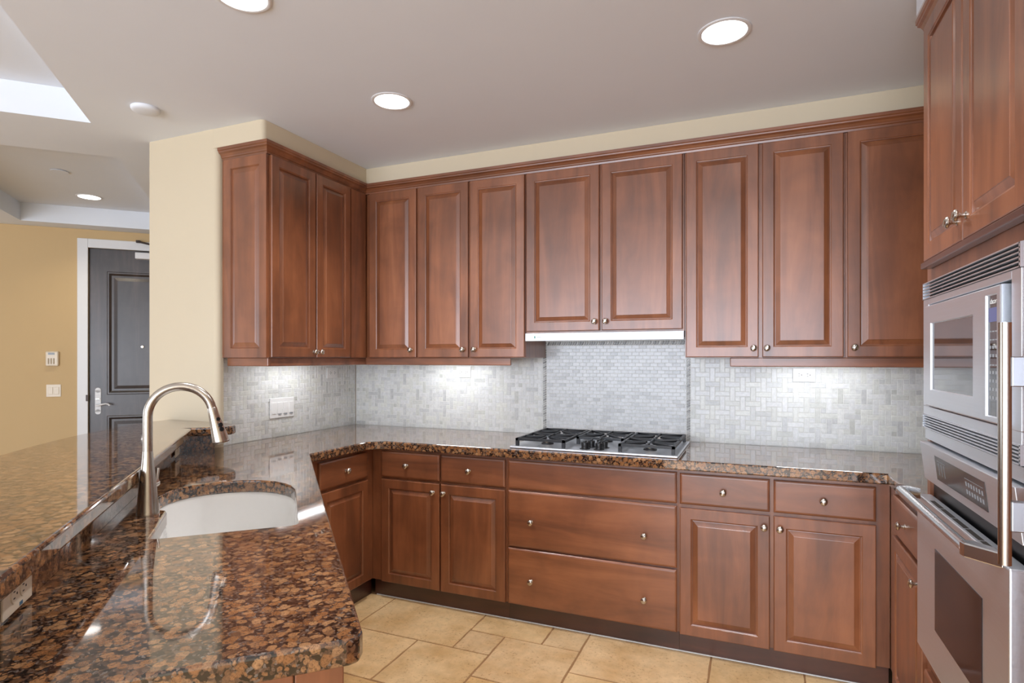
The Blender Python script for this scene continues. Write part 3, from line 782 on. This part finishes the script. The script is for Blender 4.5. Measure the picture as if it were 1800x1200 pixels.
# ------------------------------------------------------------------ outlets and switches on the tiles
def outlet(name, label, w_, h_, mat, horizontal, cat='outlet', sticker=False, kids=True, group=None):
    """wall plate facing local -Y, centred on the origin; returns its Empty"""
    e = empty(name); tag(e, label, cat, group)
    bm = B(); box(bm, -w_/2, w_/2, -.005, 0, -h_/2, h_/2); make('plate', bm, mat, e, bevel=.002)
    if kids:
        for k in (-1, 1):
            cx, cz = (k*.020, 0) if horizontal else (0, k*.020)
            bm = B()
            P = Matrix.Translation((cx, -.0049, cz)) @ Matrix.Rotation(R(90), 4, 'X')
            lathe(bm, [(0, 0), (.0165, 0), (.0160, .002), (0, .002)], 20, P)
            r = make('receptacle', bm, mat, e)
            bm = B()
            for dx, dz in ((-.006, .004), (.006, .004)):
                if horizontal: dx, dz = -dz, dx
                box(bm, cx+dx-.0011, cx+dx+.0011, -.0073, -.0068, cz+dz-.0035, cz+dz+.0035) if not horizontal else box(bm, cx+dx-.0035, cx+dx+.0035, -.0073, -.0068, cz+dz-.0011, cz+dz+.0011)
            gx, gz = (cx+.008, cz) if horizontal else (cx, cz-.008)
            lathe(bm, [(0, 0), (.0024, 0), (.0024, .0004), (0, .0004)], 10, Matrix.Translation((gx, -.0069, gz)) @ Matrix.Rotation(R(90), 4, 'X'))
            make('slots', bm, M['slot'], r)
    if sticker:
        bm = B(); box(bm, .004, .018, -.0054, -.0051, -h_/2+.003, -h_/2+.010); make('sticker', bm, M['blue'], e)
    return e
o = outlet('outlet', 'white outlet on the back tiles left of the hood, tucked under the light rail', .106, .072, M['plate'], True, group='outlets on the backsplash'); o.location = (.872, -.0006, 1.296)
o = outlet('outlet', 'white outlet on the back tiles right of the cooktop, under the light rail', .108, .072, M['plate'], True, group='outlets on the backsplash'); o.location = (2.891, -.0006, 1.298)
o = outlet('outlet', 'white outlet high on the left wall tiles near the corner', .108, .072, M['plate'], True, group='outlets on the backsplash'); o.location = (.0006, -.258, 1.288); o.rotation_euler = (0, 0, R(90))
sw = empty('light_switch', (.0006, -.713, 1.088), R(90)); tag(sw, 'white four-rocker switch plate on the left wall tiles', 'light switch')
bm = B(); box(bm, -.098, .098, -.006, 0, -.060, .060); make('plate', bm, M['plate'], sw, bevel=.003)
for k in range(4):
    x = -.069+.046*k; bm = B(); box(bm, x-.0165, x+.0165, -.0095, -.0055, -.034, .034); r = make('rocker', bm, M['plate'], sw, bevel=.0015)
    if k > 0:
        bm = B(); box(bm, x-.012, x+.012, -.0100, -.0094, -.041, -.0345); make('indicator', bm, M['grey'], r)
ra = math.atan2(UU[1], UU[0])+math.pi
def riser_pt(u): return uv(u, .5893)
p = riser_pt(1.70); o = outlet('outlet', 'cream outlet with a blue sticker on the granite upstand, nearest the camera', .128, .066, M['almond'], True, sticker=True)
o.location = (p[0], p[1], .955); o.rotation_euler = (0, 0, ra)
p = riser_pt(-.085); o = outlet('outlet', 'cream outlet at the far end of the granite upstand behind the faucet', .110, .062, M['almond'], True); o.location = (p[0], p[1], .958); o.rotation_euler = (0, 0, ra)

# ------------------------------------------------------------------ tall oven cabinet, microwave, oven (face -x)
TX = 3.165
tw = empty('tall_oven_cabinet', (TX, 0, 0), R(-90)); tag(tw, 'tall wood cabinet housing the microwave and wall oven at the right', 'cabinet')
a0, a1 = 1.185, 2.03
bm = B(); box(bm, a0, a1, .03, .62, .1, 2.435); make('body', bm, M['wood'], tw)
bm = B()
box(bm, a0, 1.215, 0, .0295, .1, 2.435); box(bm, 1.945, a1, 0, .0295, .1, 2.435)
for z0, z1 in ((.1, .43), (1.63, 2.435)): box(bm, 1.215, 1.945, 0, .0295, z0, z1)
make('face_frame', bm, M['wood'], tw)
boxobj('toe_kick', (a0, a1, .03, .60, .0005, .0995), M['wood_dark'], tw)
cab_door(tw, 1.235, 1.602, 1.690, 2.432, (1.570, 1.745), y=-.0225); cab_door(tw, 1.612, 1.985, 1.690, 2.432, (1.640, 1.748), y=-.0225)
bm = B(); box(bm, 1.225, 1.995, -.028, -.001, 1.668, 1.687); make('bottom_rail', bm, M['wood_dark'], tw, bevel=.003)
cab_drawer(tw, 1.225, 1.955, .12, .40, [(1.40, .26), (1.78, .26)], y=-.0205)

mw = empty('microwave', (TX, 0, 0), R(-90)); tag(mw, 'built-in stainless microwave with louvred trim above the oven', 'microwave')
bm = B()  # trim frame
F0, F1 = -.014, .028
box(bm, 1.198, 1.255, F0, F1, 1.235, 1.572); box(bm, 1.893, 1.943, F0, F1, 1.235, 1.572); box(bm, 1.255, 1.893, F0, F1, 1.553, 1.572)
box(bm, 1.198, 1.943, F0, F1, 1.208, 1.235)
make('trim_frame', bm, M['steel_x'], mw, bevel=.0015)
for z0, z1, n in ((1.5725, 1.6245, 5), (1.166, 1.2075, 5)):
    bm = B(); box(bm, 1.200, 1.941, .004, .028, z0, z1); lv = make('louvre_back', bm, M['slot'], mw)
    bm = B(); h = (z1-z0)/n
    for k in range(n+1):
        z = z0+k*(z1-z0-.003)/n
        prism_pts = None
        v = [bm.verts.new(p) for p in ((1.199, F0-.002, z), (1.942, F0-.002, z), (1.942, .004, z+.004), (1.199, .004, z+.004), (1.199, F0-.002, z+.0032), (1.942, F0-.002, z+.0032), (1.942, .004, z+.0072), (1.199, .004, z+.0072))]
        for f in ((0, 3, 2, 1), (4, 5, 6, 7), (0, 1, 5, 4), (1, 2, 6, 5), (2, 3, 7, 6), (3, 0, 4, 7)): bm.faces.new([v[i] for i in f])
    box(bm, 1.936, 1.944, F0-.002, .004, z0, z1); box(bm, 1.197, 1.203, F0-.002, .004, z0, z1)
    make('louvre', bm, M['steel_x'], mw)
bm = B(); box(bm, 1.256, 1.892, .010, .028, 1.236, 1.552); make('recess', bm, M['black'], mw)
bm = B(); f0, l = ringpanel(bm, 1.262, 1.866, 1.240, 1.547, [(0, .009), (0, -.022), (.003, -.024)], fill=False)
# door skin with window opening
panels = [(1.262+.003, 1.320, 1.243, 1.544), (1.692, 1.776, 1.243, 1.544), (1.845, 1.863, 1.243, 1.544), (1.320, 1.692, 1.493, 1.544), (1.320, 1.692, 1.243, 1.290), (1.776, 1.845, 1.530, 1.544), (1.776, 1.845, 1.243, 1.253)]
for p, q, z0, z1 in panels:
    v = [bm.verts.new(c) for c in ((p, -.024, z0), (q, -.024, z0), (q, -.024, z1), (p, -.024, z1))]; bm.faces.new(v)
for (p, q, z0, z1) in ((1.320, 1.692, 1.290, 1.493), (1.776, 1.845, 1.253, 1.530)):
    ringpanel(bm, p, q, z0, z1, [(0, -.024), (.003, -.018)], fill=False)
bm.faces.new(f0[::-1]); md = make('door', bm, M['steel_x'], mw)
bm = B(); box(bm, 1.321, 1.691, -.019, -.016, 1.291, 1.492); make('window', bm, M['mglass'], md)
bm = B(); box(bm, 1.777, 1.844, -.0195, -.016, 1.254, 1.529); cp = make('control_panel', bm, M['dglass'], md)
bm = B(); box(bm, 1.785, 1.836, -.0203, -.0194, 1.468, 1.500); make('display', bm, M['screen'], cp)
bm = B(); random.seed(3)
for r in range(9):
    for k in range(3):
        if r in (0, 1, 4): box(bm, 1.787+.018*k, 1.799+.018*k, -.0202, -.0194, 1.445-.019*r, 1.4478-.019*r)
        else: box(bm, 1.788+.018*k, 1.797+.018*k, -.0202, -.0194, 1.445-.019*r, 1.452-.019*r)
make('keys', bm, M['grey'], cp)
def text(name, s, size, parent, loc, rot, mat, ext=.0002):
    cu = bpy.data.curves.new(name, 'FONT'); cu.body = s; cu.size = size; cu.extrude = ext; cu.align_x = 'CENTER'; cu.align_y = 'CENTER'; cu.shear = .25
    cu.materials.append(mat); o = bpy.data.objects.new(name, cu); COL.objects.link(o)
    bpy.context.view_layer.update(); me = bpy.data.meshes.new_from_object(o); bpy.data.objects.remove(o); me.materials.clear(); me.materials.append(mat)
    o = bpy.data.objects.new(name, me); COL.objects.link(o); o.parent = parent; o.location = loc; o.rotation_euler = rot; return o
text('lettering', 'dacor', .017, cp, (1.811, -.0200, 1.514), (R(90), 0, 0), M['plate'])

ov = empty('wall_oven', (TX, 0, 0), R(-90)); tag(ov, 'stainless built-in wall oven with a tubular handle below the microwave', 'oven')
bm = B(); box(bm, 1.200, 1.944, -.010, .029, 1.130, 1.163); make('top_strip', bm, M['steel_x'], ov, bevel=.002)
bm = B(); box(bm, 1.216, 1.944, .010, .029, .44, 1.129); make('oven_cavity_face', bm, M['black'], ov)
bm = B()
v = [bm.verts.new(p) for p in ((1.206, -.012, 1.003), (1.944, -.012, 1.003), (1.944, .009, 1.003), (1.206, .009, 1.003), (1.206, -.026, 1.122), (1.944, -.026, 1.122), (1.944, .009, 1.122), (1.206, .009, 1.122))]
for f in ((0, 3, 2, 1), (4, 5, 6, 7), (0, 1, 5, 4), (1, 2, 6, 5), (2, 3, 7, 6), (3, 0, 4, 7)): bm.faces.new([v[i] for i in f])
cp = make('control_panel', bm, M['steel_x'], ov, bevel=.002)
th = math.atan2(.014, .119)
def onpanel(bm, x0, x1, z0, z1, d0, d1):
    yy = lambda z: -.012-.014*(z-1.003)/.119
    v = [bm.verts.new(p) for p in ((x0, yy(z0)-d1, z0), (x1, yy(z0)-d1, z0), (x1, yy(z0)-d0, z0), (x0, yy(z0)-d0, z0), (x0, yy(z1)-d1, z1), (x1, yy(z1)-d1, z1), (x1, yy(z1)-d0, z1), (x0, yy(z1)-d0, z1))]
    for f in ((0, 3, 2, 1), (4, 5, 6, 7), (0, 1, 5, 4), (1, 2, 6, 5), (2, 3, 7, 6), (3, 0, 4, 7)): bm.faces.new([v[i] for i in f])
bm = B(); onpanel(bm, 1.362, 1.768, 1.028, 1.098, .0002, .0012); dp = make('display', bm, M['smoke'], cp)
bm = B()
onpanel(bm, 1.385, 1.462, 1.0845, 1.0855, .0013, .0017)
for k in range(3): onpanel(bm, 1.395+.026*k, 1.3962+.026*k, 1.045, 1.080, .0013, .0017)
onpanel(bm, 1.625, 1.755, 1.0805, 1.0815, .0013, .0017)
for r in range(2):
    for k in range(7): onpanel(bm, 1.628+.019*k, 1.637+.019*k, 1.062-.020*r, 1.073-.020*r, .0013, .0017)
make('markings', bm, M['grey'], dp)
bm = B(); box(bm, 1.238, 1.962, -.040, -.0005, .485, .958)
od = make('door', bm, M['steel_x'], ov, bevel=.004)
bm = B(); box(bm, 1.440, 1.812, -.0415, -.0395, .610, .842); make('window', bm, M['oglass'], od)
bm = B()
for k in range(5): box(bm, 1.34+.105*k, 1.437+.105*k, -.030, -.018, .9578, .9585)
make('vent_slots', bm, M['slot'], od)
bm = B(); tube(bm, (1.232, -.083, .965), (1.858, -.083, .965), .0125, n=24)
hb = make('handle', bm, M['steel_round'], od, smooth=40)
bm = B()
for x0, x1, xe in ((1.858, 1.878, 1.935), (1.232, 1.226, 1.262)):
    bm = B(); P = [(x0-.002 if x0 > 1.5 else x0-.008, -.0955), (x1, -.092), (xe, -.0405), (xe-.045 if x0 > 1.5 else xe+.018, -.0405), (x0-.012 if x0 > 1.5 else x0+.006, -.070)]
    if x0 < 1.5: P = P[::-1]
    prism(bm, P, .949, .981); make('handle_bracket', bm, M['steel_round'], hb, bevel=.003)
bm = B(); box(bm, 1.215, 1.944, -.012, .029, .435, .478); make('bottom_grille', bm, M['steel_x'], ov, bevel=.003)
bm = B(); box(bm, 1.23, 1.93, -.0128, -.0115, .445, .449); box(bm, 1.23, 1.93, -.0128, -.0115, .458, .462); make('grille_slots', bm, M['slot'], ov)

# refrigerator next to the tall cabinet; only its handle reaches the picture
rf = empty('refrigerator', (TX, 0, 0), R(-90)); tag(rf, 'built-in refrigerator at the right edge with a tall brushed steel bar handle', 'refrigerator')
bm = B(); box(bm, 2.045, 2.95, .02, .60, .1, 2.13); make('body', bm, M['steel'], rf)
bm = B(); box(bm, 2.05, 2.945, -.03, .019, .12, 2.12); fdr = make('door', bm, M['wood'], rf, bevel=.003)
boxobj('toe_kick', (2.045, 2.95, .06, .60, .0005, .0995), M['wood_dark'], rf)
boxobj('upper_panel', (2.045, 2.95, .0, .60, 2.14, 2.46), M['wood'], rf)
bm = B(); tube(bm, (2.090, -.088, 1.003), (2.090, -.088, 1.452), .0102, n=28); hb = make('handle', bm, M['nickel'], fdr, smooth=40)
for z in (1.361, 1.094):
    bm = B(); box(bm, 2.082, 2.098, -.080, -.0305, z-.028, z+.028); make('handle_bracket', bm, M['steel_dark'], hb, bevel=.002)

# ------------------------------------------------------------------ ceiling fixtures
def downlight(x, y, z, r, label, power, col=(.96, .97, 1.0)):
    d = empty('downlight', (x, y, z)); tag(d, label, 'ceiling light', 'recessed ceiling downlights')
    bm = B(); lathe(bm, [(r*.84, -.0005), (r, -.0005), (r, -.003), (r*.93, -.006), (r*.85, -.004), (r*.84, -.0005)], 48); make('trim_ring', bm, M['white'], d, smooth=True)
    bm = B(); lathe(bm, [(0, -.0012), (r*.84, -.0012), (r*.84, -.0025), (0, -.0035)], 48); make('lens', bm, M['lamp'], d, smooth=True)
    l = bpy.data.lights.new('downlight_beam', 'SPOT'); l.energy = power; l.spot_size = R(130); l.spot_blend = .8; l.shadow_soft_size = .06; l.color = col
    lo = bpy.data.objects.new('downlight_beam', l); lo.location = (0, 0, -.02); lo.parent = d; COL.objects.link(lo)
downlight(1.062, -1.985, CEIL, .095, 'lit recessed downlight cut off by the top edge of the picture, left', 40)
downlight(1.068, -1.118, CEIL, .095, 'lit recessed downlight in front of the left upper cabinets', 60)
downlight(2.545, -1.135, CEIL, .095, 'lit recessed downlight nearest the tall oven cabinet', 60)
downlight(2.50, -2.25, CEIL, .095, 'recessed downlight over the kitchen floor between the oven and the peninsula', 60)
downlight(-2.576, -.246, TRAY, .095, 'small lit recessed downlight in the tray ceiling by the entry door', 20, (1, .88, .68))
sd = empty('smoke_detector', (-.080, -1.513, CEIL)); tag(sd, 'white round disc detector on the plain ceiling left of the cabinets', 'detector')
bm = B(); lathe(bm, [(0, -.0005), (.062, -.0005), (.062, -.010), (.058, -.016), (.046, -.020), (0, -.021)], 40); make('cover', bm, M['ceiling'], sd, smooth=True)
sd2 = empty('sprinkler_cover', (-2.058, -.769, TRAY)); tag(sd2, 'flush white sprinkler cover disc in the entry tray ceiling', 'sprinkler')
bm = B(); lathe(bm, [(0, -.004), (.055, -.004), (.055, -.007), (0, -.007)], 36); make('cover', bm, M['ceiling'], sd2)
bm = B(); lathe(bm, [(.0, -.0005), (.040, -.0005), (.040, -.004), (0, -.004)], 30); make('collar', bm, M['slot'], sd2)

# under-cabinet lamps behind the light rails
def strip_light(x, y, rot, label, power):
    d = empty('under_cabinet_light', (x, y, 1.3895), rot); tag(d, label, 'under-cabinet light', 'under-cabinet lights')
    bm = B(); box(bm, -.24, .24, -.03, .03, -.014, 0); make('housing', bm, M['plate'], d, bevel=.003)
    l = bpy.data.lights.new('under_cabinet_beam', 'AREA'); l.shape = 'RECTANGLE'; l.size = .40; l.size_y = .04; l.energy = power; l.color = (.95, .97, 1.0)
    lo = bpy.data.objects.new('under_cabinet_beam', l); lo.location = (0, 0, -.016); lo.parent = d; COL.objects.link(lo)
strip_light(.17, -.72, R(90), 'under-cabinet light below the left wall cabinet', 1.4)
strip_light(.86, -.17, 0, 'under-cabinet light below the cabinets left of the hood', 1.3)
strip_light(2.96, -.17, 0, 'under-cabinet light below the cabinets right of the hood', 1.0)
